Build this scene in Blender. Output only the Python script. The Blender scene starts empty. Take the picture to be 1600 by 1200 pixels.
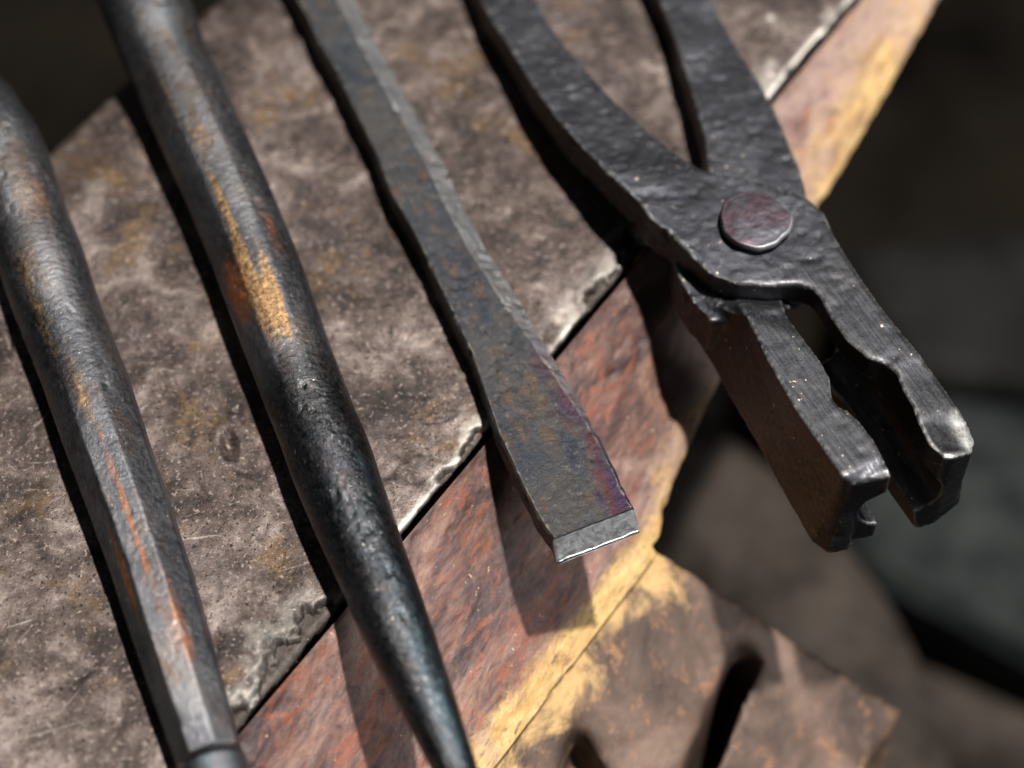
import bpy, bmesh, math
import numpy as np
from mathutils import Vector
R = math.radians
scene = bpy.context.scene
COL = scene.collection

# ---------------------------------------------------------------- camera, light, exposure
PITCH, FPX, DIST = R(55), 3111.0, 0.56
FW = np.array([0, math.cos(PITCH), -math.sin(PITCH)])
UP = np.array([0, math.sin(PITCH), math.cos(PITCH)])
RT = np.array([1.0, 0, 0])
CAM = -FW * DIST + np.array([0, 0, 0.01])
cd = bpy.data.cameras.new('camera')
cam = bpy.data.objects.new('camera', cd)
COL.objects.link(cam)
cam.location = CAM
cam.rotation_euler = (R(90) - PITCH, 0, 0)
cd.sensor_width = 36
cd.lens = 70
cd.clip_start, cd.clip_end = 0.02, 50
cd.dof.use_dof = True
cd.dof.focus_distance = 0.545
cd.dof.aperture_fstop = 4.2
cd.dof.aperture_blades = 8
scene.camera = cam

world = bpy.data.worlds.new('World')
scene.world = world
world.use_nodes = True
bg = world.node_tree.nodes['Background']
SUN_AZ, SUN_EL = 22.0, 77.0
bg.inputs[0].default_value = (.85, .92, 1.0, 1)
bg.inputs[1].default_value = .04
sl = bpy.data.lights.new('sun', 'SUN')
sl.energy = 6.5
sl.angle = R(2.2)
sl.color = (1, 0.955, 0.9)
sun = bpy.data.objects.new('sun', sl)
COL.objects.link(sun)
sd = Vector((math.cos(R(SUN_EL)) * math.cos(R(SUN_AZ)), math.cos(R(SUN_EL)) * math.sin(R(SUN_AZ)), math.sin(R(SUN_EL))))
sun.rotation_euler = sd.to_track_quat('Z', 'Y').to_euler()
sun.location = (1, .5, 1)
# added soft fill lamp at the front right, lifts shade on the anvil's side
al = bpy.data.lights.new('fill_light', 'AREA')
al.shape = 'RECTANGLE'; al.size = .9; al.size_y = .6
al.energy = 13.0
al.color = (.95, .97, 1)
fill = bpy.data.objects.new('fill_light', al)
COL.objects.link(fill)
fill.location = (1.25, -.55, .75)
fill.rotation_euler = (Vector(fill.location) - Vector((0, 0, 0))).to_track_quat('Z', 'Y').to_euler()
scene.view_settings.view_transform = 'Standard'
scene.view_settings.look = 'None'
scene.view_settings.exposure = 0.0
scene.view_settings.gamma = 1

# ---------------------------------------------------------------- helpers
def un(x, y, z=0.0):
    d = FW + RT * (x - 800) / FPX + UP * (600 - y) / FPX
    return CAM + d * ((z - CAM[2]) / d[2])

def unp(x, y, P, N):
    d = FW + RT * (x - 800) / FPX + UP * (600 - y) / FPX
    return CAM + d * (np.dot(np.array(P) - CAM, N) / np.dot(d, N))

def _h(ix, iy, iz, s):
    n = (ix.astype(np.int64) * 374761393 + iy.astype(np.int64) * 668265263 + iz.astype(np.int64) * 1274126177 + s * 974711) & 0xffffffff
    n = ((n ^ (n >> 13)) * 1274126177) & 0xffffffff
    n = (n ^ (n >> 16)) & 0xffffffff
    return n.astype(np.float64) / 4294967295.0 * 2 - 1

def noise(P, scale, seed=0):
    Q = P * scale + 1000.3
    I = np.floor(Q)
    F = Q - I
    F = F * F * F * (F * (F * 6 - 15) + 10)
    I = I.astype(np.int64)
    r = 0
    for dx in (0, 1):
        for dy in (0, 1):
            for dz in (0, 1):
                w = (F[:, 0] if dx else 1 - F[:, 0]) * (F[:, 1] if dy else 1 - F[:, 1]) * (F[:, 2] if dz else 1 - F[:, 2])
                r = r + w * _h(I[:, 0] + dx, I[:, 1] + dy, I[:, 2] + dz, seed)
    return r

def fbm(P, scale, octv=4, seed=0, g=0.5):
    r = 0; a = 1.0; t = 0
    for k in range(octv):
        r = r + a * noise(P, scale * 2.03 ** k, seed + k * 17)
        t += a; a *= g
    return r / t * 1.6

def sstep(a, b, x):
    t = np.clip((x - a) / (b - a), 0, 1)
    return t * t * (3 - 2 * t)

def vnormals(V, F):
    F = np.asarray(F)
    a, b, c = V[F[:, 0]], V[F[:, 1]], V[F[:, 2]]
    n = np.cross(b - a, c - a)
    if F.shape[1] == 4:
        n = n + np.cross(c - a, V[F[:, 3]] - a)
    N = np.zeros_like(V)
    for k in range(F.shape[1]):
        np.add.at(N, F[:, k], n)
    return N / (np.linalg.norm(N, axis=1, keepdims=True) + 1e-20)

def thing(name, label, cat, loc, group=None):
    o = bpy.data.objects.new(name, None)
    COL.objects.link(o)
    o.location = loc
    o.empty_display_size = .02
    o['label'] = label
    o['category'] = cat
    if group: o['group'] = group
    return o

def mk(name, V, F, mat, parent=None, attrs=None, smooth=True):
    V = np.asarray(V, float)
    base = np.array(parent.location) if parent else np.zeros(3)
    me = bpy.data.meshes.new(name)
    me.from_pydata((V - base).tolist(), [], [list(map(int, f)) for f in F])
    me.update()
    if attrs:
        for k, a in attrs.items():
            at = me.attributes.new(k, 'FLOAT', 'POINT')
            at.data.foreach_set('value', np.asarray(a, np.float32))
    me.polygons.foreach_set('use_smooth', [smooth] * len(me.polygons))
    me.materials.append(mat)
    o = bpy.data.objects.new(name, me)
    COL.objects.link(o)
    if parent: o.parent = parent
    return o

def grid_faces(nu, nv, wrap=False):
    i = np.arange(nu - 1)[:, None]; j = np.arange(nv if wrap else nv - 1)[None, :]
    j2 = (j + 1) % nv
    a = i * nv + j; b = i * nv + j2; c = (i + 1) * nv + j2; d = (i + 1) * nv + j
    return np.stack([a, b, c, d], -1).reshape(-1, 4)

# ---------------------------------------------------------------- material kit
class NT:
    def __init__(s, name):
        s.m = bpy.data.materials.new(name)
        s.m.use_nodes = True
        s.t = s.m.node_tree
        s.b = s.t.nodes['Principled BSDF']
        s.tc = s.t.nodes.new('ShaderNodeTexCoord').outputs['Object']
    def L(s, a, b): s.t.links.new(a, b)
    def put(s, sock, v):
        if isinstance(v, bpy.types.NodeSocket): s.L(v, sock)
        elif isinstance(v, tuple) and len(v) == 3: sock.default_value = (*v, 1) if sock.type == 'RGBA' else v
        else: sock.default_value = v
    def mapping(s, rot=0.0, scale=(1, 1, 1)):
        n = s.t.nodes.new('ShaderNodeMapping')
        s.L(s.tc, n.inputs[0])
        n.vector_type = 'TEXTURE'
        n.inputs['Rotation'].default_value = (0, 0, R(rot))
        n.inputs['Scale'].default_value = tuple(1 / q for q in scale)
        return n.outputs[0]
    def noise(s, scale, detail=6, rough=.6, vec=None, dist=0.0, w=0.0):
        n = s.t.nodes.new('ShaderNodeTexNoise')
        n.noise_dimensions = '4D'
        n.inputs['W'].default_value = w
        n.inputs['Scale'].default_value = scale
        n.inputs['Detail'].default_value = detail
        n.inputs['Roughness'].default_value = rough
        n.inputs['Distortion'].default_value = dist
        s.L(vec or s.tc, n.inputs['Vector'])
        return n.outputs[0]
    def vor(s, scale, vec=None, feature='F1'):
        n = s.t.nodes.new('ShaderNodeTexVoronoi')
        n.feature = feature
        n.inputs['Scale'].default_value = scale
        s.L(vec or s.tc, n.inputs['Vector'])
        return n.outputs[0]
    def rng(s, v, a, b, lo=0.0, hi=1.0):
        n = s.t.nodes.new('ShaderNodeMapRange')
        n.interpolation_type = 'SMOOTHSTEP'
        s.put(n.inputs[0], v)
        for i, x in zip((1, 2, 3, 4), (a, b, lo, hi)): n.inputs[i].default_value = x
        return n.outputs[0]
    def op(s, k, a, b=0.0, c=0.0):
        n = s.t.nodes.new('ShaderNodeMath')
        n.operation = k
        s.put(n.inputs[0], a); s.put(n.inputs[1], b); s.put(n.inputs[2], c)
        return n.outputs[0]
    def mul(s, a, b): return s.op('MULTIPLY', a, b)
    def add(s, a, b): return s.op('ADD', a, b)
    def mix(s, f, a, b):
        n = s.t.nodes.new('ShaderNodeMix')
        n.data_type = 'RGBA'
        s.put(n.inputs[0], f)
        s.put(n.inputs[6], a); s.put(n.inputs[7], b)
        return n.outputs[2]
    def ramp(s, v, stops):
        n = s.t.nodes.new('ShaderNodeValToRGB')
        e = n.color_ramp.elements
        while len(e) < len(stops): e.new(.5)
        for q, (p, c) in zip(e, stops):
            q.position = p; q.color = (*c, 1)
        s.L(v, n.inputs[0])
        return n.outputs[0]
    def attr(s, k):
        n = s.t.nodes.new('ShaderNodeAttribute')
        n.attribute_name = k
        return n.outputs['Fac']
    def edge(s, a=.52, b=.6):
        n = s.t.nodes.new('ShaderNodeNewGeometry')
        return s.rng(n.outputs['Pointiness'], a, b)
    def bump(s, h, dist, strength=1.0, prev=None):
        n = s.t.nodes.new('ShaderNodeBump')
        n.inputs['Strength'].default_value = strength
        n.inputs['Distance'].default_value = dist
        s.L(h, n.inputs['Height'])
        if prev: s.L(prev, n.inputs['Normal'])
        return n.outputs[0]
    def done(s, col, rough, metal, normal=None, spec=None):
        s.put(s.b.inputs['Base Color'], col)
        s.put(s.b.inputs['Roughness'], rough)
        s.put(s.b.inputs['Metallic'], metal)
        if spec is not None: s.put(s.b.inputs['Specular IOR Level'], spec)
        if normal: s.L(normal, s.b.inputs['Normal'])
        return s.m

def m_bar(name, az, seed, tint):
    s = NT(name)
    T = lambda c: tuple(q * tint for q in c)
    g = s.mapping(az, (.4, 1, 1))
    big = s.noise(55, 8, .65, g, .3, seed)
    mid = s.noise(640, 8, .78, s.mapping(az, (.7, 1, 1)), .1, seed + 3)
    fine = s.noise(2400, 4, .75, None, 0, seed + 5)
    col = s.ramp(big, [(.3, T((.045, .048, .056))), (.48, T((.10, .103, .113))), (.58, T((.17, .17, .178))), (.66, T((.14, .115, .10))), (.75, T((.13, .11, .10)))])
    col = s.mix(s.rng(mid, .52, .72), col, (.085, .07, .075))
    col = s.mix(s.mul(s.rng(s.noise(120, 7, .75, g, .2, seed + 9), .50, .64), .55), col, (.15, .095, .07))
    gold = s.mul(s.rng(s.add(s.mul(s.attr('gold'), .27), s.add(s.mul(s.noise(230, 8, .85, s.mapping(az, (.25, 1, 1)), .2, seed + 12), .6), s.mul(s.noise(900, 3, .8, None, 0, seed + 55), .4))), .60, .74), .9)
    col = s.mix(gold, col, s.mix(s.rng(mid, .4, .6), (.20, .11, .05), (.50, .31, .14)))
    gold2 = s.mul(s.rng(s.add(s.mul(s.attr('rust'), .29), s.add(s.mul(s.noise(200, 8, .85, s.mapping(az, (.25, 1, 1)), .2, seed + 14), .6), s.mul(s.noise(900, 3, .8, None, 0, seed + 56), .4))), .60, .76), .85)
    col = s.mix(gold2, col, (.42, .15, .05))
    blk = s.mul(s.attr('black'), s.rng(mid, .30, .60, 1, .55))
    col = s.mix(blk, col, (.018, .022, .026))
    blue = s.mul(s.attr('blue'), s.rng(s.noise(110, 5, .6, g, .4, seed + 20), .4, .55))
    col = s.mix(blue, col, (.10, .17, .21))
    col = s.mix(s.mul(s.rng(s.noise(1300, 4, .8, s.mapping(az, (.5, 1, 1)), 0, seed + 60), .54, .68), .5), col, (.42, .42, .42))
    sp = s.rng(s.noise(700, 3, .6, None, 0, seed + 30), .66, .72)
    col = s.mix(s.mul(sp, .7), col, (.75, .70, .6))
    rough = s.add(s.add(s.rng(mid, .3, .7, .32, .56), s.mul(gold2, .08)), s.mul(s.attr('black'), -.10))
    h = s.add(s.mul(mid, .7), s.mul(fine, .35))
    n = s.bump(s.noise(2200, 2, .5, None, 0, 3), .0001, .5)
    n = s.bump(h, .00030, .9, n)
    return s.done(col, rough, 1.0, n)

def m_tong(name):
    s = NT(name)
    g = s.mapping(-66, (.3, 1, 1))
    big = s.noise(45, 7, .65, None, .3, 2)
    mid = s.noise(430, 8, .75, None, .3, 4)
    fine = s.noise(1400, 4, .7, None, .3, 6)
    brush = s.noise(1500, 3, .6, s.mapping(-62, (.06, 1, 1)), 0, 7)
    gr = s.attr('ground')
    col = s.ramp(big, [(.3, (.028, .029, .034)), (.5, (.055, .057, .066)), (.62, (.085, .088, .10)), (.75, (.07, .066, .066))])
    col = s.mix(s.mul(gr, .85), col, s.mix(s.rng(brush, .35, .65), (.035, .037, .042), (.075, .075, .08)))
    col = s.mix(s.attr('bare_glint'), col, (.70, .70, .68))
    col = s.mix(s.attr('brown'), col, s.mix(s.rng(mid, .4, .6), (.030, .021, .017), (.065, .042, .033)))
    col = s.mix(s.mul(s.edge(.514, .56), .5), col, (.48, .47, .46))
    sp = s.rng(s.noise(620, 2, .5, None, 0, 33), .695, .73)
    col = s.mix(s.mul(sp, .65), col, (.75, .62, .46))
    h = s.add(s.mul(s.add(s.mul(mid, .8), s.mul(fine, .35)), s.rng(gr, 0, 1, 1, .22)), s.mul(s.mul(brush, gr), .05))
    n = s.bump(h, .0005, .9)
    rough = s.rng(fine, .3, .7, .33, .58)
    return s.done(col, rough, .9, n)

def m_chisel():
    s = NT('chisel_steel')
    g = s.mapping(-66, (.5, 1, 1))
    big = s.noise(60, 8, .65, g, .4, 8)
    mid = s.noise(420, 8, .75, None, .3, 9)
    fine = s.noise(1300, 4, .7, None, .3, 10)
    col = s.ramp(big, [(.34, (.022, .026, .033)), (.46, (.055, .061, .073)), (.56, (.080, .076, .074)), (.68, (.05, .056, .066))])
    col = s.mix(s.mul(s.rng(s.noise(80, 6, .7, g, .6, 14), .54, .66), .4), col, (.11, .072, .045))
    col = s.mix(s.mul(s.rng(s.noise(150, 8, .8, g, .3, 51), .52, .64), .6), col, (.17, .10, .055))
    col = s.mix(s.rng(s.noise(700, 5, .8, None, 0, 52), .56, .66, 0, .55), col, (.26, .26, .25))
    pur = s.mul(s.rng(s.add(s.attr('purple'), s.mul(s.add(s.noise(75, 7, .7, g, .8, 18), -.5), 1.5)), .40, .62), .75)
    col = s.mix(pur, col, s.mix(s.rng(s.noise(120, 5, .6, g, .5, 22), .4, .6), (.05, .028, .075), (.11, .035, .04)))
    col = s.mix(s.rng(mid, .62, .72), col, (.05, .05, .055))
    col = s.mix(s.attr('bare_glint'), col, (.62, .63, .63))
    col = s.mix(s.mul(s.edge(.515, .56), .5), col, (.55, .48, .36))
    col = s.mix(s.attr('side'), col, (.035, .032, .03))  # shade of the left side face painted in as near-black
    h = s.mul(s.add(s.mul(mid, .9), s.mul(fine, .3)), s.rng(s.attr('bare_glint'), 0, 1, 1, .15))
    n = s.bump(h, .0008, 1.0)
    return s.done(col, s.rng(mid, .35, .65, .30, .58), .9, n)

def m_face():
    s = NT('anvil_face_steel')
    big = s.noise(16, 7, .6, None, .5, 1)
    med = s.noise(60, 9, .68, None, .7, 2)
    mid = s.noise(210, 8, .72, None, .5, 3)
    fine = s.noise(900, 5, .7, None, .2, 4)
    v = s.add(s.add(s.mul(big, .35), s.mul(med, .45)), s.mul(mid, .20))
    col = s.ramp(v, [(.41, (.010, .007, .0065)), (.465, (.040, .028, .024)), (.515, (.105, .079, .070)), (.575, (.25, .205, .185)), (.64, (.50, .44, .40))])
    col = s.mix(s.mul(s.rng(s.noise(38, 7, .7, None, .6, 12), .54, .64), .65), col, (.15, .09, .04))
    col = s.mix(s.mul(s.rng(s.noise(45, 6, .65, None, .6, 16), .55, .67), .4), col, (.085, .07, .075))
    col = s.mix(s.rng(mid, .55, .66, 0, .85), col, (.035, .026, .02))
    col = s.mix(s.rng(s.noise(420, 7, .75, None, .4, 41), .54, .66, 0, .55), col, (.035, .026, .022))
    col = s.mix(s.rng(s.noise(620, 5, .75, None, .3, 43), .55, .63, 0, .6), col, (.36, .30, .265))
    col = s.mix(s.rng(s.noise(760, 4, .7, None, .3, 47), .57, .62, 0, .95), col, (.014, .010, .009))
    scr = s.rng(s.noise(300, 2, .5, s.mapping(-8, (.06, 1, 1)), 0, 20), .70, .76)
    for an_, sc_, w_ in ((20, 520, 1), (-30, 600, 2), (55, 560, 3), (-62, 640, 4), (5, 700, 5)):
        q_ = s.rng(s.noise(sc_, 2, .5, s.mapping(an_, (.06, 1, 1)), 0, 70 + w_), .68, .76)
        col = s.mix(s.mul(q_, .30), col, (.55, .49, .44) if w_ % 2 else (.03, .022, .018))
    scr2 = s.rng(s.noise(260, 2, .5, s.mapping(35, (.05, 1, 1)), 0, 23), .70, .76)
    col = s.mix(s.mul(scr, .12), col, (.75, .68, .6))
    col = s.mix(s.rng(s.noise(480, 3, .5, None, 0, 26), .70, .76, 0, .5), col, (.6, .52, .43))
    col = s.mix(s.attr('wear_glint'), col, (.68, .64, .58))
    col = s.mix(s.attr('darken'), col, (.03, .022, .018))
    h = s.add(s.add(s.mul(med, .28), s.mul(mid, .42)), s.mul(fine, .25))
    n = s.bump(s.noise(1900, 3, .7, None, 0, 61), .0003, .7, s.bump(h, .0006, .8))
    rough = s.rng(s.add(s.mul(mid, .5), s.mul(fine, .5)), .35, .65, .36, .62)
    return s.done(col, rough, s.rng(v, .4, .6, .5, .8), n)

def m_body():
    s = NT('rusty_painted_iron')
    g = s.mapping(65, (.4, 1, 1))
    big = s.noise(22, 7, .65, g, .6, 1)
    med = s.noise(75, 9, .72, g, 1.0, 2)
    mid = s.noise(230, 8, .75, g, 1.2, 3)
    fine = s.noise(900, 5, .7, None, .4, 4)
    col = s.ramp(med, [(.36, (.035, .023, .025)), (.46, (.095, .055, .049)), (.54, (.19, .10, .078)), (.64, (.30, .175, .13))])
    red = s.rng(s.noise(120, 9, .78, g, 1.5, 8), .51, .59)
    col = s.mix(s.mul(red, .85), col, (.26, .080, .042))
    yv = s.add(s.mul(s.noise(60, 10, .8, g, .6, 13), .55), s.mul(mid, .45))
    ylow = s.rng(s.add(yv, s.mul(s.attr('yellow'), .24)), .54, .76)
    col = s.mix(ylow, col, s.mix(s.rng(s.noise(150, 6, .7, g, .5, 15), .35, .65), (.50, .30, .10), (.70, .47, .20)))
    pal = s.rng(s.add(s.noise(34, 7, .7, g, .8, 30), s.mul(s.attr('pale'), .22)), .56, .70)
    col = s.mix(s.mul(pal, .75), col, (.38, .26, .22))
    col = s.mix(s.rng(mid, .56, .66, 0, .9), col, (.06, .04, .045))
    col = s.mix(s.rng(s.noise(520, 6, .7, g, .6, 44), .52, .64, 0, .5), col, (.10, .05, .055))
    col = s.mix(s.rng(s.noise(420, 4, .6, None, 0, 19), .66, .71, 0, .8), col, (.75, .55, .3))
    col = s.mix(s.attr('darken'), col, (.05, .035, .03))
    h = s.add(s.add(s.mul(med, .5), s.mul(mid, .6)), s.mul(fine, .3))
    n = s.bump(h, .0010, .8)
    return s.done(col, s.rng(fine, .3, .7, .42, .66), .1, n, .6)

def m_foot():
    s = NT('rusty_foot_iron')
    big = s.noise(30, 7, .65, None, .5, 1)
    mid = s.noise(120, 8, .7, None, .6, 3)
    col = s.ramp(big, [(.36, (.04, .026, .020)), (.5, (.11, .070, .052)), (.62, (.19, .125, .095))])
    col = s.mix(s.mul(s.rng(s.noise(130, 7, .7, None, .3, 7), .54, .68), .8), col, (.32, .16, .08))
    col = s.mix(s.rng(s.add(s.noise(60, 7, .65, None, .5, 11), s.mul(s.attr('yellow'), .25)), .58, .78), col, (.56, .36, .15))
    n = s.bump(mid, .0012, .8)
    return s.done(col, .55, .2, n)

def m_plain(name, c1, c2, scale, rough=.6, metal=0.0, bd=.002, stretch=None):
    s = NT(name)
    v = s.mapping(*stretch) if stretch else None
    a = s.noise(scale, 7, .65, v, .4, 1)
    b = s.noise(scale * 5, 6, .65, v, .3, 5)
    col = s.mix(s.rng(s.add(s.mul(a, .7), s.mul(b, .3)), .38, .62), c1, c2)
    return s.done(col, rough, metal, s.bump(b, bd, .6), .03)

M_face, M_body, M_foot = m_face(), m_body(), m_foot()
M_tong, M_chisel = m_tong('forged_black_steel'), m_chisel()
M_bar1 = m_bar('round_bar_steel', -69.5, 40, 1.3)
M_bar2 = m_bar('punch_steel', -69.2, 70, 1.15)
M_floor = m_plain('shaded_floor', (.001, .0009, .0008), (.0085, .0068, .005), 2.2, 1.0)  # shade on the floor put into its near-black colour
M_wood = m_plain('old_wood', (.010, .008, .007), (.048, .039, .033), 14, .7, 0, .003)
M_grey = m_plain('grey_green_steel', (.008, .0095, .0095), (.030, .034, .033), 12, .6, .2, .001)
M_dark = m_plain('dark_steel', (.003, .003, .003), (.012, .012, .012), 12, .55, .0, .001)  # near-black colour carries the shade on the far box

# ---------------------------------------------------------------- setting far below
def box(name, V8, mat, parent=None, bevel=.004):
    bm = bmesh.new()
    vs = [bm.verts.new(v) for v in V8]
    for f in ((3, 2, 1, 0), (4, 5, 6, 7), (0, 1, 5, 4), (1, 2, 6, 5), (2, 3, 7, 6), (3, 0, 4, 7)):
        bm.faces.new([vs[i] for i in f])
    bmesh.ops.recalc_face_normals(bm, faces=bm.faces)
    bmesh.ops.bevel(bm, geom=list(bm.edges), offset=bevel, segments=3, affect='EDGES', profile=.6)
    V = np.array([v.co for v in bm.verts]); bm.verts.index_update()
    F = [[v.index for v in f.verts] for f in bm.faces]
    bm.free()
    return mk(name, V, F, mat, parent, smooth=False)

FLOOR_Z = -0.72
fl = mk('floor', [(-6, -4, FLOOR_Z), (6, -4, FLOOR_Z), (6, 8, FLOOR_Z), (-6, 8, FLOOR_Z)], [(0, 1, 2, 3)], M_floor)
fl['kind'] = 'structure'

# anvil frame: origin A on the front top edge, u along the edge, nn outwards
A = un(370, 1130)
E = un(1330, 0)
U = (E - A) / np.linalg.norm(E - A)
N_ = np.array([U[1], -U[0], 0.0])
Z_ = np.array([0, 0, 1.0])
def W(u, n, z):
    return A + np.multiply.outer(u, U) + np.multiply.outer(n, N_) + np.multiply.outer(z, Z_)
def to_un(P):
    return np.array([(P - A) @ U, (P - A) @ N_])

SEAT = -0.30      # height of the stump's top
anvil = thing('anvil', 'old anvil with worn steel face and rusty red and yellow side under the tools', 'anvil', W(.15, -.09, SEAT))

# --- face plate : grid round the plate's profile, dense near the front edge
def build_plate():
    u = np.arange(-.16, .50, .0008)
    wid = .178
    prof = []     # (n, z)
    back = [(-wid + .012, -.030), (-wid + .005, -.022), (-wid + .001, -.014), (-wid, -.008)]
    prof += back
    r = .006
    for a in np.linspace(180, 90, 8)[1:]:
        prof.append((-wid + r + r * math.cos(R(a)), -r + r * math.sin(R(a))))
    nn = list(np.arange(-wid + r, -.020, .0011))[1:] + list(np.arange(-.020, -.0012, .0005))
    prof += [(x, 0.0) for x in nn]
    for a in np.linspace(90, 0, 6):
        prof.append((-.0011 + .0011 * math.cos(R(a)), -.0011 + .0011 * math.sin(R(a))))
    prof += [(.0, z) for z in np.linspace(-.0016, -.0024, 4)]
    prof += [(-.0005, -.0030), (-.003, -.0034), (-.008, -.0035)]
    prof = np.array(prof)
    nu, nv = len(u), len(prof)
    UU = np.repeat(u, nv); NN = np.tile(prof[:, 0], nu); ZZ = np.tile(prof[:, 1], nu)
    P = W(UU, NN, ZZ)
    F = grid_faces(nu, nv)
    nrm = vnormals(P, F)
    top = (ZZ > -.0005)
    d = .00035 * fbm(P, 28, 4, 3) + .00022 * fbm(P, 140, 4, 9) + .00010 * fbm(P, 520, 3, 5)
    pit = np.clip(fbm(P, 210, 3, 31) - .55, 0, 1)
    d -= pit * .0008
    # edge wobble
    edge = sstep(-.006, 0, NN)
    wob = .0006 * fbm(np.stack([UU, UU * 0, UU * 0], 1), 60, 4, 77)
    NN2 = NN + edge * wob
    # rounding of the worn back corner
    ZZ2 = ZZ - .004 * sstep(-wid + .03, -wid, NN) * (ZZ > -.02)
    P = W(UU, NN2, ZZ2) + nrm * d[:, None]
    wear_glint = np.zeros(len(P)); darken = np.zeros(len(P))
    # chips bitten out of the front edge: px, py, half length along u, depth in n, drop
    chips = [(1003, 388, .006, .007, .004), (985, 405, .004, .004, .003), (948, 458, .006, .004, .0035), (968, 432, .004, .0025, .003),
             (536, 968, .0045, .004, .004), (503, 985, .005, .0075, .0045), (478, 1012, .005, .006, .0045), (462, 1030, .004, .009, .004),
             (446, 1055, .0045, .0055, .0045), (425, 1078, .004, .003, .003),
             (385, 1135, .009, .004, .004), (705, 745, .003, .0022, .0025), (740, 705, .003, .002, .0025), (760, 690, .004, .003, .003), (1240, 110, .003, .0015, .002)]
    en = fbm(P, 300, 4, 50, .65) * .5
    for cx, cy, hl, dn, dz in chips:
        c = to_un(un(cx, cy))
        q = np.sqrt(((UU - c[0]) / hl) ** 2 + (np.minimum(NN, 0) / dn) ** 2) + en
        k = sstep(1.15, .35, q)
        P[:, 2] -= k * dz * 1.25 * np.where(ZZ > -.0027, 1, 0)
        P -= np.multiply.outer(k * edge * np.minimum(dn * .35, .0012) * (ZZ > -.0027), N_)
        darken = np.maximum(darken, sstep(1.1, .4, q) * .75 * (ZZ > -.0027))  # darker inside each bite
        wear_glint = np.maximum(wear_glint, np.exp(-((q - 1.35) / .35) ** 2) * .20)
    # dents in the face: px, py, major, minor, angle(deg in plan), depth
    dents = [(358, 697, .0042, .0019, -75, .0030), (372, 733, .0040, .0012, -30, .0007), (313, 765, .0045, .0011, -60, .0006), (687, 655, .0034, .0008, 15, .0016),
             (655, 617, .004, .0007, 0, .0005), (712, 880, .002, .0015, 0, .0005), (190, 1130, .003, .002, 20, .0007), (14, 540, .003, .001, -80, .002),
             (410, 833, .002, .0008, -80, .0006), (447, 820, .0022, .0006, 10, .0006), (668, 708, .006, .0013, -25, .0006), (530, 700, .002, .001, 0, .0003),
             (880, 130, .003, .001, 30, .0004), (1205, 28, .0012, .0012, 0, .0003), (130, 1050, .004, .0015, 40, .0007), (900, 300, .005, .0012, 60, .0005)]
    for cx, cy, a, b, an, dep in dents:
        c = un(cx, cy)
        dx, dy = P[:, 0] - c[0], P[:, 1] - c[1]
        ca, sa = math.cos(R(an)), math.sin(R(an))
        q = ((dx * ca + dy * sa) / a) ** 2 + ((-dx * sa + dy * ca) / b) ** 2
        P[:, 2] -= dep * np.exp(-q * 1.2) * (ZZ > -.003)
        P[:, 2] += dep * .18 * np.exp(-(np.sqrt(q) - 1.7) ** 2 * 4) * (ZZ > -.003)
    wear_glint = np.maximum(wear_glint, np.exp(-((NN + .0008) / .0011) ** 2) * (ZZ > -.0013) * .95 * (1 - darken) * sstep(-.55, .25, fbm(P, 90, 4, 93)))  # worn front edge, with its sun catch painted in
    wear_glint = np.maximum(wear_glint, .45 * sstep(-.012, -.002, NN) * sstep(-.1, .5, fbm(P, 120, 4, 90)) * top * (1 - darken))
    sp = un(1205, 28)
    wear_glint = np.maximum(wear_glint, np.exp(-(((P[:, 0] - sp[0]) ** 2 + (P[:, 1] - sp[1]) ** 2) / .0011 ** 2)))
    darken = np.maximum(darken, sstep(-.0014, -.0026, ZZ) * .7 * (NN > -.02))  # darker towards the plate's lower lip
    return mk('face_plate', P, F[:, ::-1], M_face, anvil, {'wear_glint': np.clip(wear_glint, 0, 1), 'darken': np.clip(darken, 0, 1)})
build_plate()

# --- body: front wall sheet closed into a solid; lower outline follows the heel and the waist
TILT = 1.1
NW = N_ * math.cos(math.atan(TILT)) + Z_ * math.sin(math.atan(TILT))
def wallpt(x, y):
    P = unp(x, y, A - N_ * .0014, NW)
    return (P - A) @ U, P[2]
low_px = [(1560, -145), (1480, 0), (1380, 178), (1290, 330), (1210, 468), (1130, 612), (1085, 705), (1055, 780), (1038, 850)]
LU = np.array([wallpt(*p) for p in low_px])

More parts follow.
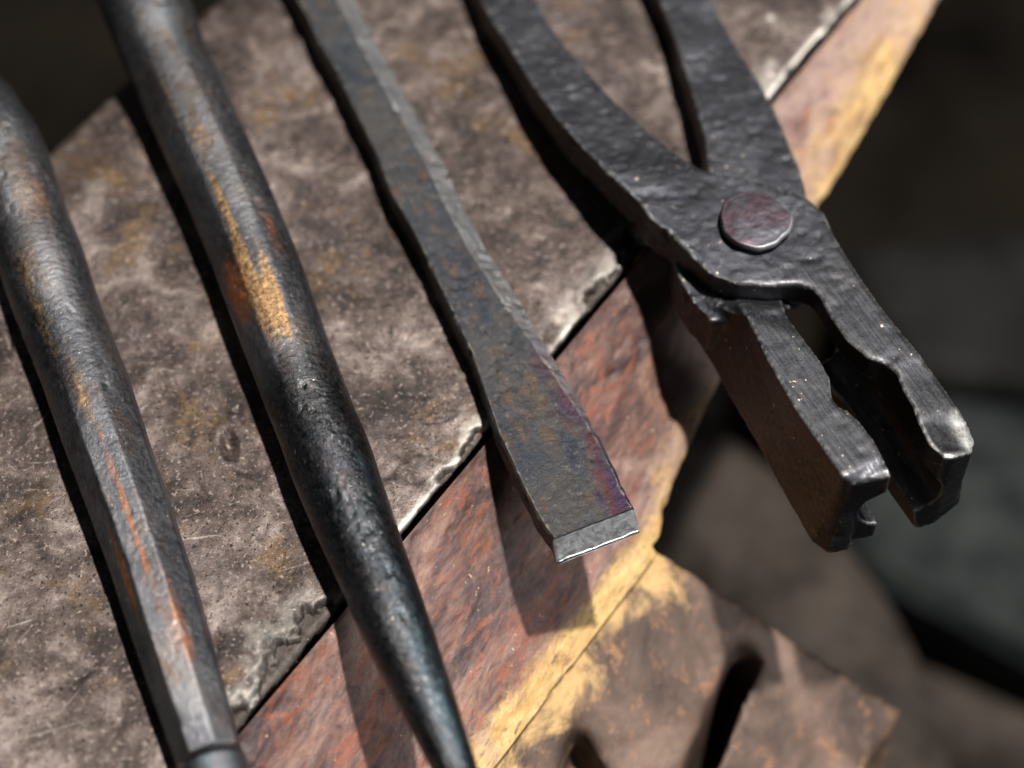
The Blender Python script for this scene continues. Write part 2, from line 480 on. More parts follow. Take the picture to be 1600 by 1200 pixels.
def build_body():
    us, zs = LU[::-1, 0], LU[::-1, 1]
    u_w = us[0]                                    # where the waist meets the foot
    zfoot = zs[0]
    u = np.arange(-.16, us[-1] + .03, .0012)
    zb = np.interp(u, us, zs)
    zb = np.where(u < u_w, zfoot, zb)
    nv = 190
    t = np.linspace(0, 1, nv)
    V = []; ye = []; darken = []; pale = []
    UU = np.repeat(u, nv); T = np.tile(t, len(u)); ZB = np.repeat(zb, nv)
    ztop = -.0027
    r = .004                                        # broad rounded lower arris, worn to yellow
    Zl = ztop + (ZB - ztop) * T
    d_low = Zl - ZB
    n_out = -.0014 + (-Zl) * TILT
    k = np.clip(1 - d_low / r, 0, 1)
    n_out = n_out - r * (1 - np.sqrt(np.clip(1 - k * k, 0, 1))) * (UU > u_w - .004)
    P = W(UU, n_out, Zl)
    F = grid_faces(len(u), nv)
    nr = vnormals(P, F)
    dd = .0003 * fbm(P, 12, 3, 3) + .0003 * fbm(P, 70, 4, 7) + .0003 * fbm(P, 260, 4, 11) - np.clip(fbm(P, 120, 3, 41) - .5, 0, 1) * .002
    dd *= np.where(nr @ N_ < 0, -1, 1)
    P = P + nr * (dd * sstep(0, .03, T))[:, None]
    yellow = sstep(.60, .97, T) * 1.05
    yellow = np.where(UU < u_w + .01, np.maximum(sstep(.76, .95, T) * 1.1, .18 * sstep(.45, .7, T) * sstep(-.02, .16, UU)), yellow)
    yellow = np.maximum(yellow, sstep(.17, .36, UU) * (.3 + .75 * sstep(.1, .7, T)))
    pale = .15 + sstep(.05, .25, UU) * .45
    darken = .35 * sstep(.006, .0, -Zl - .004) * 0
    # back and bottom to close the solid
    nf = len(P)
    back_top = W(u, np.full(len(u), -.168), np.full(len(u), -.012))
    back_bot = W(u, np.full(len(u), -.168), zb)
    V = np.vstack([P, back_top, back_bot])
    n = len(u)
    Fl = [tuple(f[::-1]) for f in F]
    i = np.arange(n - 1)
    for a in i:
        bt, bb = nf + a, nf + n + a
        fb = a * nv + nv - 1; ft = a * nv
        Fl.append((fb, fb + nv, bb + 1, bb))
        Fl.append((bb, bb + 1, bt + 1, bt))
    e = n - 1
    Fl.append(tuple([e * nv + q for q in range(nv)] + [nf + n + e, nf + e]))
    z = np.zeros(2 * n)
    return mk('body', V, Fl, M_body, anvil, {'yellow': np.concatenate([yellow, z]), 'pale': np.concatenate([pale, z]), 'darken': np.concatenate([darken, z])}), u_w, zfoot
body, UWAIST, ZFOOT = build_body()

# --- voxel solids
def voxel(prisms, size, smooth_it=2, cutters=()):
    bm = bmesh.new()
    for V, F in prisms:
        vs = [bm.verts.new(v) for v in V]
        fs = [bm.faces.new([vs[i] for i in f]) for f in F]
        bmesh.ops.recalc_face_normals(bm, faces=fs)
    bmesh.ops.triangulate(bm, faces=[f for f in bm.faces if len(f.verts) > 4])
    me = bpy.data.meshes.new('tmp'); bm.to_mesh(me); bm.free()
    o = bpy.data.objects.new('tmp', me); COL.objects.link(o)
    m = o.modifiers.new('r0', 'REMESH'); m.mode = 'VOXEL'; m.voxel_size = size
    cs = []
    for V, F in cutters:
        b2 = bmesh.new(); vs = [b2.verts.new(v) for v in V]
        for f in F: b2.faces.new([vs[i] for i in f])
        bmesh.ops.recalc_face_normals(b2, faces=b2.faces)
        m2 = bpy.data.meshes.new('cut'); b2.to_mesh(m2); b2.free()
        c = bpy.data.objects.new('cut', m2); COL.objects.link(c); cs.append(c)
        b = o.modifiers.new('b', 'BOOLEAN'); b.operation = 'DIFFERENCE'; b.object = c; b.solver = 'EXACT'
    if cutters:
        m = o.modifiers.new('r1', 'REMESH'); m.mode = 'VOXEL'; m.voxel_size = size
    m = o.modifiers.new('s', 'SMOOTH'); m.factor = .5; m.iterations = smooth_it
    dg = bpy.context.evaluated_depsgraph_get()
    ev = o.evaluated_get(dg).to_mesh()
    V = np.empty(len(ev.vertices) * 3); ev.vertices.foreach_get('co', V); V = V.reshape(-1, 3)
    F = [tuple(p.vertices) for p in ev.polygons]
    F = np.array([f if len(f) == 4 else (f[0], f[1], f[2], f[2]) for f in F])
    for x in [o] + cs: bpy.data.objects.remove(x)
    return V.copy(), F

def prism(top, zbot=None, bottom=None):
    """top: (px, py, z) outline; bottom: same outline pushed down to zbot, or an outline of its own"""
    T = [un(x, y, z) for x, y, z in top]
    B = [un(x, y, z) for x, y, z in bottom] if bottom else [np.array([p[0], p[1], zbot if np.isscalar(zbot) else zbot[i]]) for i, p in enumerate(T)]
    n = len(T)
    return np.array(T + B), [tuple(range(n)), tuple(range(2 * n - 1, n - 1, -1))] + [(i, (i + 1) % n, n + (i + 1) % n, n + i) for i in range(n)]

def cyl(p, q, r, seg=32):
    p, q = np.array(p), np.array(q)
    d = (q - p) / np.linalg.norm(q - p)
    a = np.cross(d, Z_ if abs(d[2]) < .9 else RT); a /= np.linalg.norm(a); b = np.cross(d, a)
    an = np.linspace(0, 2 * np.pi, seg, endpoint=False)
    ring = np.multiply.outer(np.cos(an), a) * r + np.multiply.outer(np.sin(an), b) * r
    return np.vstack([p + ring, q + ring]), [tuple(range(seg)), tuple(range(2 * seg - 1, seg - 1, -1))] + [(i, (i + 1) % seg, seg + (i + 1) % seg, seg + i) for i in range(seg)]

def sub(V, F, sel):
    """faces chosen by a mask -> their own vertex list"""
    f = F[sel]
    idx = np.unique(f)
    mp = -np.ones(len(V), int); mp[idx] = np.arange(len(idx))
    g = mp[f]
    return idx, [tuple(q) if q[2] != q[3] else tuple(q[:3]) for q in g]

# --- foot with its groove and pocket
def build_foot():
    zf = ZFOOT
    c1 = to_un(un(1060, 888, zf)); c2 = to_un(un(1412, 1108, zf - .065))
    ue = (c1[0] + c2[0]) / 2
    nout = c2[1]
    def slab(u0, u1, n0, n1, z0a, z0b, zb, u2=None):
        u2 = u1 if u2 is None else u2
        V = [W(u0, n0, z0a), W(u1, n0, z0a), W(u2, n1, z0b), W(u0, n1, z0b), W(u0, n0, zb), W(u1, n0, zb), W(u2, n1, zb), W(u0, n1, zb)]
        return np.array(V), [(0, 1, 2, 3), (7, 6, 5, 4), (0, 4, 5, 1), (1, 5, 6, 2), (2, 6, 7, 3), (3, 7, 4, 0)]
    ni = -.0014 - zf * TILT - .002
    parts = [slab(-.16, UWAIST - .004, -.16, ni, zf - .001, zf - .001, SEAT + .001), slab(-.16, UWAIST - .002, ni - .006, nout, zf + .0015, zf - .065, SEAT + .001, c2[0])]
    nw = -.0014 - zf * TILT
    g1, g2 = to_un(un(1172, 1008, zf - .03)), to_un(un(1082, 1215, zf - .03))
    cut = []
    def obl(a, b, w, z0, z1):
        d = (b - a) / np.linalg.norm(b - a); p = np.array([-d[1], d[0]])
        q = [a + p * w / 2, b + p * w / 2, b - p * w / 2, a - p * w / 2]
        V = [W(x[0], x[1], z1) for x in q] + [W(x[0], x[1], z0) for x in q]
        return np.array(V), [(0, 1, 2, 3), (7, 6, 5, 4), (0, 4, 5, 1), (1, 5, 6, 2), (2, 6, 7, 3), (3, 7, 4, 0)]
    cut.append(obl(g1, g1 + (g2 - g1) * 3, .0085, zf - .10, zf + .05))
    p = [to_un(un(x, y, zf)) for x, y in ((900, 1085), (1000, 1215), (1060, 1330), (860, 1330), (868, 1190))]
    V = [W(x[0], x[1], zf + .03) for x in p] + [W(x[0], x[1], zf - .035) for x in p]
    n = len(p)
    cut.append((np.array(V), [tuple(range(n)), tuple(range(2 * n - 1, n - 1, -1))] + [(i, (i + 1) % n, n + (i + 1) % n, n + i) for i in range(n)]))
    V, F = voxel(parts, .0020, 6, cut)
    nr = vnormals(V, F)
    V = V + nr * (.0003 * fbm(V, 25, 3, 5) + .0002 * fbm(V, 110, 3, 8))[:, None]
    n_ = (V - A) @ N_; u_ = (V - A) @ U
    ye = np.maximum(sstep(nout - .010, nout - .001, n_) * .5, sstep(nw + .016, nw + .001, n_) * .8)
    _, f = sub(V, F, np.ones(len(F), bool))
    return mk('foot', V, f, M_foot, anvil, {'yellow': ye})
build_foot()

# ---------------------------------------------------------------- lofted bars
def polyx(pts, y):
    p = np.array(pts, float)
    return np.interp(y, p[:, 1], p[:, 0])

def bar(root, part, mat, L, Rr, y0, y1, radz, seed, attrs_fn, cap=True, flat=0.0, amp=1.0, ny=900, na=150, endshape=None):
    """round bar whose two outlines are the polylines L and Rr; rests at height radz(t)"""
    ys = np.linspace(y0, y1, 60)
    C = []; rad = []
    for y in ys:
        xl, xr = polyx(L, y), polyx(Rr, y)
        w = (xr - xl)
        C.append([(xl + xr) / 2, y]); rad.append(w)
    C = np.array(C)
    sl_ = np.gradient(C[:, 0], C[:, 1])
    rp = np.array(rad) * np.cos(np.arctan(sl_)) / 2
    P = []; r = []
    for (x, y), q in zip(C, rp):
        z = .011
        for _ in range(4):
            p = un(x, y, z); rr = q * ((p - CAM) @ FW) / FPX * .985
            z = rr if radz is None else radz(y, rr)
        P.append(p); r.append(rr)
    P = np.array(P); r = np.array(r)
    s = np.r_[0, np.cumsum(np.linalg.norm(np.diff(P, axis=0), axis=1))]
    Lt = s[-1]
    # denser stations at both ends, for the rounded caps
    e = .009
    st = np.concatenate([np.linspace(0, 1, 14)[:-1] ** 1.6 * e, np.linspace(e, Lt - e, ny), Lt - np.linspace(1, 0, 14)[1:] ** 1.6 * e])
    PP = np.stack([np.interp(st, s, P[:, k]) for k in range(3)], 1)
    # smooth the path
    k = np.hanning(61); k /= k.sum()
    pad = np.pad(PP, ((30, 30), (0, 0)), mode='reflect', reflect_type='odd')
    PP = np.stack([np.convolve(pad[:, j], k, 'valid') for j in range(3)], 1)
    rr = np.interp(st, s, r)
    capf = np.sqrt(np.clip(1 - np.clip(1 - st / e, 0, 1) ** 2.4, .0004, 1)) * np.sqrt(np.clip(1 - np.clip(1 - (Lt - st) / (e * .35), 0, 1) ** 2.4, .0004, 1))
    if endshape: capf = endshape(st, Lt)
    D = np.gradient(PP, axis=0); D /= np.linalg.norm(D, axis=1, keepdims=True)
    X = np.cross(D, Z_); X /= np.linalg.norm(X, axis=1, keepdims=True)      # sideways
    X = X * np.sign(X[:, :1])                                              # towards +x
    Y = np.cross(X, D); Y = Y * np.sign(Y[:, 2:3])
    an = np.linspace(0, 2 * np.pi, na, endpoint=False)                      # 0 = right, 90 = up
    T = np.repeat(st / Lt, na); AN = np.tile(an, len(st))
    fl = flat(T) if callable(flat) else flat
    oct_ = np.cos(np.pi / 8) / np.cos((AN + .25) % (np.pi / 4) - np.pi / 8)
    shape = 1 + fl * (oct_ * 1.03 - 1)
    RR = np.repeat(rr * capf, na) * shape
    V = np.repeat(PP, na, 0) + np.repeat(X, na, 0) * (RR * np.cos(AN))[:, None] + np.repeat(Y, na, 0) * (RR * np.sin(AN))[:, None]
    F = grid_faces(len(st), na, True)
    nr = np.repeat(X, na, 0) * np.cos(AN)[:, None] + np.repeat(Y, na, 0) * np.sin(AN)[:, None]
    G = np.stack([T * Lt * .45, np.cos(AN) * .012, np.sin(AN) * .012], 1)
    d = .00012 * fbm(G, 40, 3, seed) + .00005 * fbm(V, 210, 4, seed + 3) + .00005 * fbm(V, 900, 3, seed + 5)
    d -= np.clip(fbm(G, 330, 3, seed + 9) - .62, 0, 1) * .0005
    V = V + nr * (d * amp * np.clip(np.repeat(capf, na), 0, 1))[:, None]
    Fl = [tuple(f) for f in F]
    c0, c1 = len(V), len(V) + 1
    V = np.vstack([V, V[:na].mean(0), V[-na:].mean(0)])
    for j in range(na):
        Fl.append((c0, (j + 1) % na, j)); q = len(V) - 2 - na
        Fl.append((c1, q + j, q + (j + 1) % na))
    yy = np.interp(np.repeat(st, na), s, ys)
    at = attrs_fn(yy, AN)
    at = {k2: np.r_[v, 0, 0] for k2, v in at.items()}
    # orientation
    o = mk(part, V, Fl, mat, root, at)
    bm = bmesh.new(); bm.from_mesh(o.data); bmesh.ops.recalc_face_normals(bm, faces=bm.faces); bm.to_mesh(o.data); bm.free()
    return o

def blob(yy, AN, y, sy, adeg, sa):
    da = (AN - R(adeg) + np.pi) % (2 * np.pi) - np.pi
    return np.exp(-((yy - y) / sy) ** 2 - (da / R(sa)) ** 2)

# far-left round bar
R1 = [(12, 120), (33, 160), (67, 215), (93, 287), (113, 347), (133, 397), (157, 473), (205, 600), (238, 700), (272, 800), (304, 900), (332, 1000), (360, 1100), (388, 1200), (402, 1250)]
w1 = lambda y: np.interp(y, [100, 400, 700, 1000, 1200], [146, 142, 138, 124, 110])
L1 = [(x - w1(y), y) for x, y in [(0, 95)] + R1]
R1 = [(0, 95)] + R1
b1 = thing('round_bar', 'thick round grey steel bar with orange rust streak, leftmost of the tools on the anvil', 'steel bar', un(100, 650, 0), 'long forging tools laid side by side on the anvil')
def at1(yy, AN):
    g = .9 * blob(yy, AN, 500, 90, 120, 14) + .9 * blob(yy, AN, 650, 80, 100, 14) + .6 * blob(yy, AN, 430, 40, 105, 20)
    ru = 1.0 * blob(yy, AN, 900, 90, 134, 8) + .8 * blob(yy, AN, 830, 160, 96, 7) + .7 * blob(yy, AN, 1000, 80, 70, 16) + .4 * blob(yy, AN, 330, 120, 60, 30)
    return {'gold': np.clip(g * .75, 0, 1), 'rust': np.clip(ru, 0, 1), 'black': .5 * blob(yy, AN, 560, 120, 135, 25), 'blue': .35 * blob(yy, AN, 230, 60, 80, 30)}
def end1(st, Lt):
    a = np.clip(st / .020, 0, 1)
    top = .30 + .70 * (1 - (1 - a) ** 2.0)
    return top * np.sqrt(np.clip(1 - np.clip(1 - st / .002, 0, 1) ** 2, .0004, 1))
bar(b1, 'shaft', M_bar1, L1, R1, 112, 1184, None, 11, at1, flat=lambda T: sstep(.50, .68, T) * .9, endshape=end1)
bar(b1, 'ferrule', M_bar1, L1, R1, 1186, 1245, lambda y, rr: rr, 15, lambda yy, AN: {'gold': 0 * yy, 'rust': 0 * yy, 'black': 0 * yy, 'blue': .5 + 0 * yy}, ny=80, na=120, amp=.5,
    endshape=lambda st, Lt: 1.05 * np.sqrt(np.clip(1 - np.clip(1 - st / .002, 0, 1) ** 2, .0004, 1)) * np.sqrt(np.clip(1 - np.clip(1 - (Lt - st) / .002, 0, 1) ** 2, .0004, 1)))

# tapered punch
R2 = [(238, -140), (300, 0), (329, 85), (365, 160), (400, 235), (424, 290), (474, 410), (522, 550), (542, 600), (562, 655), (582, 700), (599, 750), (628, 835), (654, 910), (671, 960), (687, 1005), (718, 1100), (750, 1205), (772, 1280)]
L2 = [(92, -140), (151, 0), (185, 85), (218, 160), (252, 235), (278, 290), (328, 410), (380, 550), (399, 600), (421, 655), (438, 700), (457, 750), (494, 835), (530, 910), (550, 960), (570, 1005), (621, 1100), (676, 1205), (716, 1280)]
b2 = thing('tapered_punch', 'long round steel punch with brassy worn patch and black tapering point past the anvil edge', 'punch', un(420, 560, 0), 'long forging tools laid side by side on the anvil')
def at2(yy, AN):
    g = .85 * blob(yy, AN, 340, 70, 109, 6) + 1.0 * blob(yy, AN, 445, 75, 113, 13) + .9 * blob(yy, AN, 515, 55, 101, 18) + .75 * blob(yy, AN, 485, 80, 85, 7) + .6 * blob(yy, AN, 190, 60, 118, 7) + .5 * blob(yy, AN, 250, 30, 100, 22)
    ru = 1.0 * blob(yy, AN, 470, 60, 140, 24) + .6 * blob(yy, AN, 400, 80, 60, 14)
    bl = sstep(560, 640, yy) * sstep(-.4, .3, np.sin(AN * 3 + yy / 37.) * .3 + .6)
    return {'gold': np.clip(g, 0, 1), 'rust': np.clip(ru, 0, 1), 'black': bl, 'blue': .9 * blob(yy, AN, 1120, 90, 50, 25) + .45 * blob(yy, AN, 960, 60, 55, 25) + .5 * blob(yy, AN, 760, 50, 50, 12) + .35 * blob(yy, AN, 60, 100, 60, 30)}
bar(b2, 'shaft', M_bar2, L2, R2, -130, 1270, lambda y, rr: max(rr, .0121) if y > 600 else rr, 23, at2, flat=lambda T: .35 * sstep(.1, .3, T) * sstep(.7, .5, T), ny=1100)

# ---------------------------------------------------------------- chisel
ch = thing('cold_chisel', 'flat forged chisel with purple heat tint and bright ground cutting edge, beside the tongs', 'chisel', un(640, 400, 0), 'long forging tools laid side by side on the anvil')
def build_chisel():
    Lp = [(400, -130), (465, 0), (495, 60), (530, 120), (555, 175), (585, 235), (610, 300), (650, 370), (680, 435), (700, 475), (735, 550), (745, 580), (759, 622), (776, 673), (795, 713), (815, 758), (841, 809), (863, 840)]
    Rp = [(490, -130), (555, 0), (600, 90), (645, 170), (690, 250), (725, 325), (760, 390), (795, 445), (832, 505), (878, 583), (897, 617), (926, 668), (946, 707), (968, 753), (991, 798)]
    ax = un(950, 720, .008) - un(600, 90, .008); ax[2] = 0; ax /= np.linalg.norm(ax)
    px = np.array([-ax[1], ax[0], 0])
    zt = lambda y: np.interp(y, [-130, 400, 840], [.0125, .0115, .0085])
    zc = .0036
    L3 = np.array([un(x, y, zt(y)) for x, y in Lp]); R3 = np.array([un(x, y, zt(y + 45) - zc * np.interp(y, [-130, 450, 650], [1, 1, .35])) for x, y in Rp])
    tl, tr = un(868, 878, .0012), un(1001, 834, .0012)
    s0, s1 = max(L3[0] @ ax, R3[0] @ ax), max(L3[-1] @ ax, R3[-1] @ ax)
    sb = (L3[-1] @ ax + R3[-1] @ ax) / 2; send = (tl @ ax + tr @ ax) / 2
    st = np.concatenate([np.arange(s0, sb, .0006), np.linspace(sb, send, 16)])
    sL = np.r_[L3[:, :] @ ax, tl @ ax]; wL = np.r_[L3 @ px, tl @ px]; sR = np.r_[R3 @ ax, tr @ ax]; wR = np.r_[R3 @ px, tr @ px]
    wl = np.interp(st, sL, wL); wr = np.interp(st, sR, wR)
    if wl.mean() > wr.mean(): pass
    ztop = np.interp(st, np.r_[L3 @ ax], L3[:, 2])
    m = 9
    kk = np.hanning(m); kk /= kk.sum()
    sm = lambda a: np.convolve(np.pad(a, m // 2, mode='reflect', reflect_type='odd'), kk, 'valid')
    wl, wr = sm(wl), sm(wr)
    q = np.clip((st - sb) / (send - sb), 0, 1)                    # the ground bevel
    ztop = ztop * (1 - q) + q * .0018
    zbot = np.interp(st, [s0, sb, send], [0, 0, 0.0004])
    cw = np.interp(st, [s0, sb - .08, sb - .03, send], [.0060, .0058, .0014, .0004])  # chamfer width on the right
    cz = np.interp(st, [s0, sb - .08, sb - .03, sb, send], [zc, zc, .001, .0006, .0002])
    rings = []; sides = []; gs = []
    sg = np.sign((wr - wl).mean())
    for i in range(len(st)):
        a, b, zt_, zb_ = wl[i], wr[i], ztop[i], zbot[i]
        h = zt_ - zb_
        br = min(.0007, h * .3)
        pts = [(a + sg * .0016, zb_), (a, zb_ + min(.0012, h * .3)), (a, zt_ - br), (a + sg * br * .9, zt_)]
        seg = [4, 14, 3, 46, 12, 8, 14]
        pts += [(b - sg * cw[i], zt_), (b, zt_ - cz[i]), (b, zb_ + min(.001, h * .2)), ]
        pts = np.array(pts)
        ring = []; sd_ = []
        for k in range(len(pts)):
            p0, p1 = pts[k], pts[(k + 1) % len(pts)]
            c = seg[k]
            for j in range(c):
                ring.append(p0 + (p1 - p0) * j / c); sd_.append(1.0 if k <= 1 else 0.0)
        rings.append(ring); sides = sd_
    rings = np.array(rings); nv = rings.shape[1]
    V = np.multiply.outer(np.repeat(st, nv), ax) + np.multiply.outer(rings[:, :, 0].ravel(), px)
    V[:, 2] = rings[:, :, 1].ravel()
    F = grid_faces(len(st), nv, True)
    nr = vnormals(V, F)
    cen = np.multiply.outer(np.repeat(st, nv), ax) + np.multiply.outer(np.repeat((wl + wr) / 2, nv), px); cen[:, 2] = np.repeat((ztop + zbot) / 2, nv)
    if ((V - cen) * nr).sum(1).mean() < 0: nr = -nr; flip = True
    else: flip = False
    Q = np.repeat(q, nv)
    d = (.0004 * fbm(V, 30, 3, 3) + .00022 * fbm(V, 160, 4, 5) + .00012 * fbm(V, 500, 3, 7) - np.clip(fbm(V, 260, 3, 15) - .45, 0, 1) * .0009) * np.where(Q > 0, .12, 1)
    V = V + nr * d[:, None]
    tip = (Q > .8)
    V += np.multiply.outer(.00025 * fbm(V, 300, 3, 61) * tip, ax)
    SD = np.tile(np.array(sides), len(st))
    S = np.repeat(st, nv); Wd = (rings[:, :, 0].ravel() - np.repeat(wl, nv)) / np.repeat(wr - wl, nv)
    pur = sstep(sb - .105, sb - .055, S) * sstep(.35, .80, Wd) * .42 + sstep(sb - .03, sb - .002, S) * sstep(.3, .8, Wd) * .15 + .3 * np.exp(-((S - sb + .07) / .02) ** 2) * sstep(.35, .05, Wd) + .10 * sstep(sb - .14, sb - .08, S) * sstep(.75, .95, Wd)
    pur *= (Q == 0)
    CH = np.tile(np.array([1.0 if 67 <= k < 79 else 0.0 for k in range(nv)]), len(st)) * sstep(sb - .01, sb - .06, S)  # highlight along the right chamfer, painted as a lighter strip
    at = {'purple': pur, 'bare_glint': np.maximum(sstep(.0, .05, Q) * .9, CH * .30), 'side': SD * .8}
    Fl = F[:, ::-1] if flip else F
    # shaft and cutting edge are separate parts meeting at the bevel line
    ib = len(np.arange(s0, sb, .0006)) * nv
    fm = Fl.min(1) >= ib
    for nm, selm in (('blade', ~fm), ('cutting_edge', fm)):
        f = Fl[selm]; idx = np.unique(f); mp = -np.ones(len(V), int); mp[idx] = np.arange(len(idx))
        faces = [tuple(x) for x in mp[f]]
        ends = list(range(nv)) if nm == 'blade' else [mp[len(V) - nv + j] for j in range(nv)][::-1]
        faces.append(tuple(ends if not flip else ends[::-1]))
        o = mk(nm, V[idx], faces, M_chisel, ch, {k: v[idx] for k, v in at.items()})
build_chisel()

# ---------------------------------------------------------------- tongs
tongs = thing('tongs', "black forged tongs with round rivet, grooved jaws hanging open past the anvil edge", 'tongs', un(1100, 330, 0))
VX = .00075
ZA = .0245
ZS = .0160         # where the two levers meet at the joint
def zA(x, y): return ZA - .0105 * max(0, (300 - y)) / 300 if y < 300 else ZA
def zl(pts): return [(x, y, zA(x, y)) for x, y in pts]
def groove(a, b, rad):
    a, b = un(*a), un(*b)
    return cyl(a - (b - a) * .12, b + (b - a) * .4, rad)

def build_lever_a():
    inner = [(690, -130), (750, 0), (800, 80), (830, 130), (870, 185), (900, 220), (925, 245), (960, 280), (995, 310), (1015, 340), (1050, 368), (1080, 400), (1110, 428), (1150, 443), (1200, 446), (1250, 443), (1270, 449)]
    outer = [(1312, 385), (1300, 352), (1290, 330), (1262, 306), (1225, 290), (1180, 279), (1140, 272), (1105, 266), (1080, 255), (1055, 237), (1015, 207), (980, 172), (950, 145), (918, 108), (888, 76), (860, 40), (838, 0), (775, -130)]
    top = zl(inner + outer)
    T = prism(top, [max(min(z - .0125, z - .0125 + (y - 200) / 180 * .003), z - .0125) if y < 380 else ZS for x, y, z in top])
    jt = [(1235, 440), (1270, 450), (1280, 462), (1295, 490), (1322, 530), (1356, 558), (1385, 569), (1400, 582), (1410, 605), (1427, 636), (1434, 657), (1451, 692), (1478, 717), (1494, 713), (1520, 706), (1524, 690), (1515, 666), (1497, 634), (1468, 594), (1433, 545), (1390, 493), (1355, 445), (1329, 406), (1300, 360), (1240, 360)]
    zz = []
    for x, y in jt:
        z = ZA
        if (x, y) in ((1520, 706), (1524, 690), (1515, 666)): z -= .004
        if (x, y) in ((1497, 634), (1468, 594)): z -= .0015
        zz.append((x, y, z))
    jaw = prism(zz, [(.010 if y < 470 else -.006) for x, y in jt])
    led = prism([(1300, 590, 0), (1392, 738, 0), (1428, 795, 0), (1466, 786, 0), (1506, 752, 0), (1470, 690, 0), (1380, 590, 0), (1310, 520, 0)],
                bottom=[(1296, 625, -.011), (1390, 772, -.011), (1430, 829, -.011), (1460, 820, -.011), (1500, 788, -.011), (1465, 722, -.011), (1375, 625, -.011), (1305, 555, -.011)])
    V, F = voxel([T, jaw, led], VX, 2, [groove((1262, 508, .007), (1447, 818, .007), .0088)])
    return V, F

def build_lever_b():
    zb = ZS - .0003
    rein = [(960, -130), (1030, 0), (1050, 45), (1070, 110), (1090, 175), (1102, 215), (1106, 262), (1120, 330), (1250, 350), (1262, 306), (1250, 265), (1225, 205), (1200, 150), (1170, 100), (1140, 50), (1115, 0), (1062, -130)]
    T = prism([(x, y, zb - .0045 * max(0, 260 - y) / 260) for x, y in rein], [.003 if y > 100 else .0005 for x, y in rein])
    ang = np.linspace(0, 2 * np.pi, 36, endpoint=False)
    c = un(1172, 372, zb)
    bv = np.array([[c[0] + .0205 * math.cos(a), c[1] + .0205 * math.sin(a), zb - .0002] for a in ang] + [[c[0] + .0205 * math.cos(a), c[1] + .0205 * math.sin(a), .0] for a in ang])
    n = 36
    boss = (bv, [tuple(range(n)), tuple(range(2 * n - 1, n - 1, -1))] + [(i, (i + 1) % n, n + (i + 1) % n, n + i) for i in range(n)])
    ZB = .0235
    jt = [(1150, 470), (1167, 495), (1199, 562), (1243, 640), (1286, 701), (1316, 744), (1332, 756), (1394, 746), (1392, 735), (1381, 714), (1364, 683), (1342, 655), (1325, 640), (1308, 631), (1300, 614), (1297, 588), (1282, 562), (1256, 527), (1230, 493), (1222, 478)]
    top = []
    for x, y in jt:
        z = ZB if y > 494 else ZB - .0015
        if (x, y) in ((1332, 756), (1394, 746)): z = ZB - .0015
        top.append((x, y, z))
    jaw = prism(top, [-.0095] * len(top))
    # flank: the jaw's outer side bulges out towards the boss
    fl = prism([(1095, 466, .0150), (1167, 497, .0222), (1199, 566, .020), (1243, 644, .019), (1290, 712, .0195), (1316, 746, .0205), (1334, 759, .0195), (1345, 740, .0195), (1290, 680, .018), (1230, 560, .019), (1228, 482, .0222), (1222, 462, .0162), (1150, 450, .0152)],
               bottom=[(1056, 470, 0), (1080, 522, -.003), (1115, 578, -.005), (1173, 680, -.008), (1222, 771, -.0085), (1268, 850, -.0095), (1294, 869, -.0095), (1330, 860, -.0095), (1290, 800, -.008), (1240, 640, -.008), (1220, 540, -.004), (1200, 500, 0), (1160, 480, 0)])
    bl = prism([(1050, 392, ZS - .0005), (1056, 425, ZS - .0005), (1078, 468, ZS - .0005), (1110, 500, ZS - .0005), (1160, 505, ZS - .0005), (1235, 480, ZS - .0005), (1245, 380, ZS - .0005), (1120, 350, ZS - .0005)], [0.0] * 8)
    V, F = voxel([T, boss, jaw, fl, bl], VX, 2, [groove((1238, 506, .006), (1403, 826, .006), .0078)])
    return V, F

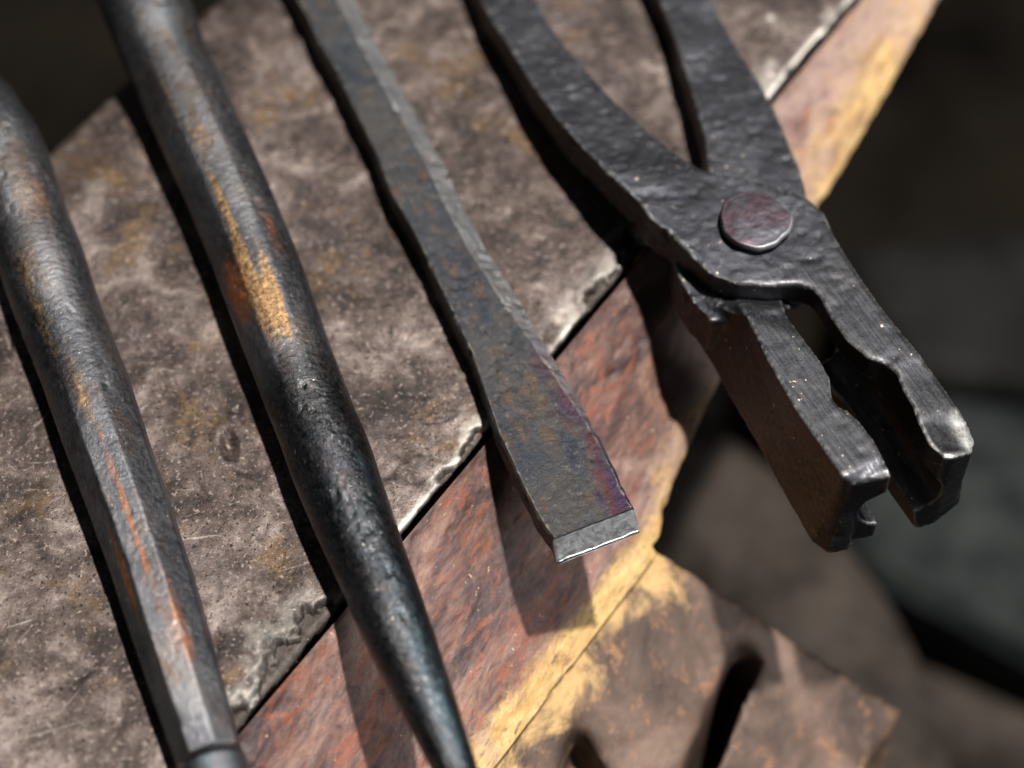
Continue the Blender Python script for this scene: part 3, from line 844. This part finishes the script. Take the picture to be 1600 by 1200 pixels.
JAX = un(1316, 744, .02) - un(1199, 562, .02); JAX[2] = 0; JAX /= np.linalg.norm(JAX)
RIV = un(1179, 353, ZA)
def finish_lever(V, F, which):
    nr = vnormals(V, F)
    cen = V.mean(0)
    s = (V - RIV) @ JAX
    jawm = sstep(.012, .022, s)                                     # jaws are filed smoother
    up = np.clip(nr[:, 2], 0, 1)
    d = (.0005 * fbm(V, 34, 3, 3) + .00018 * fbm(V, 170, 4, 5) + .00018 * fbm(V, 520, 3, 7)) * (1 - .72 * jawm) - np.clip(fbm(V, 200, 3, 25) - .5, 0, 1) * .0012 * (1 - .7 * jawm)
    V = V + nr * d[:, None]
    send = s.max()
    bare_glint = np.zeros(len(V))
    if which == 'a':
        # ground facets near the tip
        pxr = np.array([-JAX[1], JAX[0], 0])
        w = (V - RIV) @ pxr
        w *= np.sign(un(1520, 700, .02) @ pxr - un(1440, 700, .02) @ pxr)
        wmax = w[(s > send - .02)].max()
        bare_glint = sstep(send - .016, send - .006, s) * sstep(wmax - .009, wmax - .005, w) * sstep(.2, .5, nr[:, 2]) * .7
    bare_glint = np.maximum(bare_glint, sstep(send - .0026, send - .0008, s) * sstep(.25, .6, nr[:, 2]) * sstep(.012, .018, V[:, 2]) * .9)
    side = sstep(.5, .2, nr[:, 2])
    brown = side * .75  # warm dark shade of the side faces put into the colour
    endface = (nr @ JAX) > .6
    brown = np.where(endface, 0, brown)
    ground = np.clip(jawm * up * 1.0 + endface * .4, 0, 1)
    if which == 'b':
        rough_patch = np.exp(-((s - .0135) / .004) ** 2) * up
        V = V + nr * (rough_patch * .0006 * fbm(V, 700, 2, 90))[:, None]
        ground *= (1 - sstep(.02, .016, s))
    at = {'ground': ground, 'bare_glint': bare_glint, 'brown': brown}
    fc = V[F].mean(1); fs = (fc - RIV) @ JAX
    groups = [('handle', fs < -.017), ('hinge_boss', (fs >= -.017) & (fs < .016)), ('jaw', fs >= .016)]
    for nm, sel in groups:
        idx, f = sub(V, F, sel)
        mk(nm, V[idx], f, M_tong, tongs, {k: v[idx] for k, v in at.items()})
finish_lever(*build_lever_a(), 'a')
finish_lever(*build_lever_b(), 'b')

def build_rivet():
    na, r0 = 140, .0103
    an = np.linspace(0, 2 * np.pi, na, endpoint=False)
    wob = 1 + .03 * np.sin(an * 3 + 1) + .018 * np.sin(an * 5 + 2) + .01 * np.sin(an * 11)
    prof = [(.0, .0036)] + [(r, .0036 - .0004 * r ** 3) for r in np.linspace(.04, .93, 36)] + [(.97, .0034), (1.0, .0030), (1.02, .0021), (.99, .0012), (.86, .0007), (.82, -.004)]
    V = []
    for r, z in prof:
        for a, w in zip(an, wob):
            V.append((RIV[0] + r0 * r * w * math.cos(a), RIV[1] + r0 * r * w * math.sin(a), RIV[2] + z))
    V = np.array(V)
    F = grid_faces(len(prof), na, True)
    V[:, 2] += (.00014 * fbm(V, 150, 4, 3) + .00004 * fbm(V, 500, 3, 4))
    V[:na, 2] = V[:na, 2].mean()
    rr = np.repeat([p[0] for p in prof], na)
    A_ = np.tile(an, len(prof))
    bare_glint = np.exp(-((rr - 1.0) / .03) ** 2) * (V[:, 2] > RIV[2] + .0012) * sstep(-.2, .5, np.cos(A_ + R(25))) * .8  # sunlit glint on the rim's right side, painted into the colour
    s = NT('rivet_steel')
    a = s.noise(90, 7, .65, None, .5, 3); b = s.noise(420, 7, .7, None, .5, 5)
    col = s.mix(s.rng(a, .42, .6), (.09, .09, .105), (.085, .058, .07))
    col = s.mix(s.attr('bare_glint'), col, (.6, .62, .62))
    m = s.done(col, s.rng(b, .3, .7, .34, .52), .85, s.bump(b, .0002, .7))
    mk('rivet', V, F[:, ::-1] if False else F, m, tongs, {'bare_glint': bare_glint})
    o = bpy.data.objects['rivet']
    bm = bmesh.new(); bm.from_mesh(o.data); bmesh.ops.recalc_face_normals(bm, faces=bm.faces); bm.to_mesh(o.data); bm.free()
build_rivet()

# ---------------------------------------------------------------- stump and the dim workshop floor things
def disc_solid(name, c, r, z0, z1, mat, root, wobble=.0):
    na = 96
    an = np.linspace(0, 2 * np.pi, na, endpoint=False)
    rr = r * (1 + wobble * np.sin(an * 3 + 1) + wobble * .6 * np.sin(an * 7))
    rings = [(0, z1), (.3, z1), (.6, z1), (.9, z1), (.985, z1), (1.0, z1 - .012), (1.0, (z0 + z1) / 2), (1.02, z0)]
    V = np.array([(c[0] + rr[j] * q * math.cos(an[j]), c[1] + rr[j] * q * math.sin(an[j]), z) for q, z in rings for j in range(na)])
    F = [tuple(f[::-1]) for f in grid_faces(len(rings), na, True)]
    return mk(name, V, F, mat, root)
sc = W(.09, -.06, 0)
stump = thing('wooden_stump', 'dark round wooden stump carrying the anvil, out of focus below it', 'stump', (sc[0], sc[1], FLOOR_Z))
edge_pt = un(1440, 1045, SEAT)
rs = float(np.hypot(edge_pt[0] - sc[0], edge_pt[1] - sc[1]))
disc_solid('block', sc, rs, FLOOR_Z, SEAT, M_wood, stump, .01)

def slab_px(name, label, cat, px, z, th, mat, bevel=.008):
    root_p = un(px[0][0], px[0][1], z)
    P = [un(x, y, z) for x, y in px]
    V8 = [(*p[:2], z - th) for p in P] + [(*p[:2], z) for p in P]
    o = box(name, V8, mat, None, bevel)
    o['label'] = label; o['category'] = cat
    return o
slab_px('steel_slab', 'blurred grey-green steel slab at the right below the tong jaws', 'slab', [(1130, 560), (1345, 885), (1760, 1120), (1760, 640)], -.42, .30, M_grey, .02)
slab_px('timber_block', 'blurred dark brown timber block at the lower right corner', 'timber', [(1360, 985), (1440, 1400), (1800, 1400), (1800, 1175)], -.45, .27, M_wood, .02)
slab_px('machine_guard', 'blurred black steel box far off at the right edge', 'steel box', [(1290, 380), (1420, 590), (1700, 620), (1700, 330)], -.46, .2, M_dark, .02)
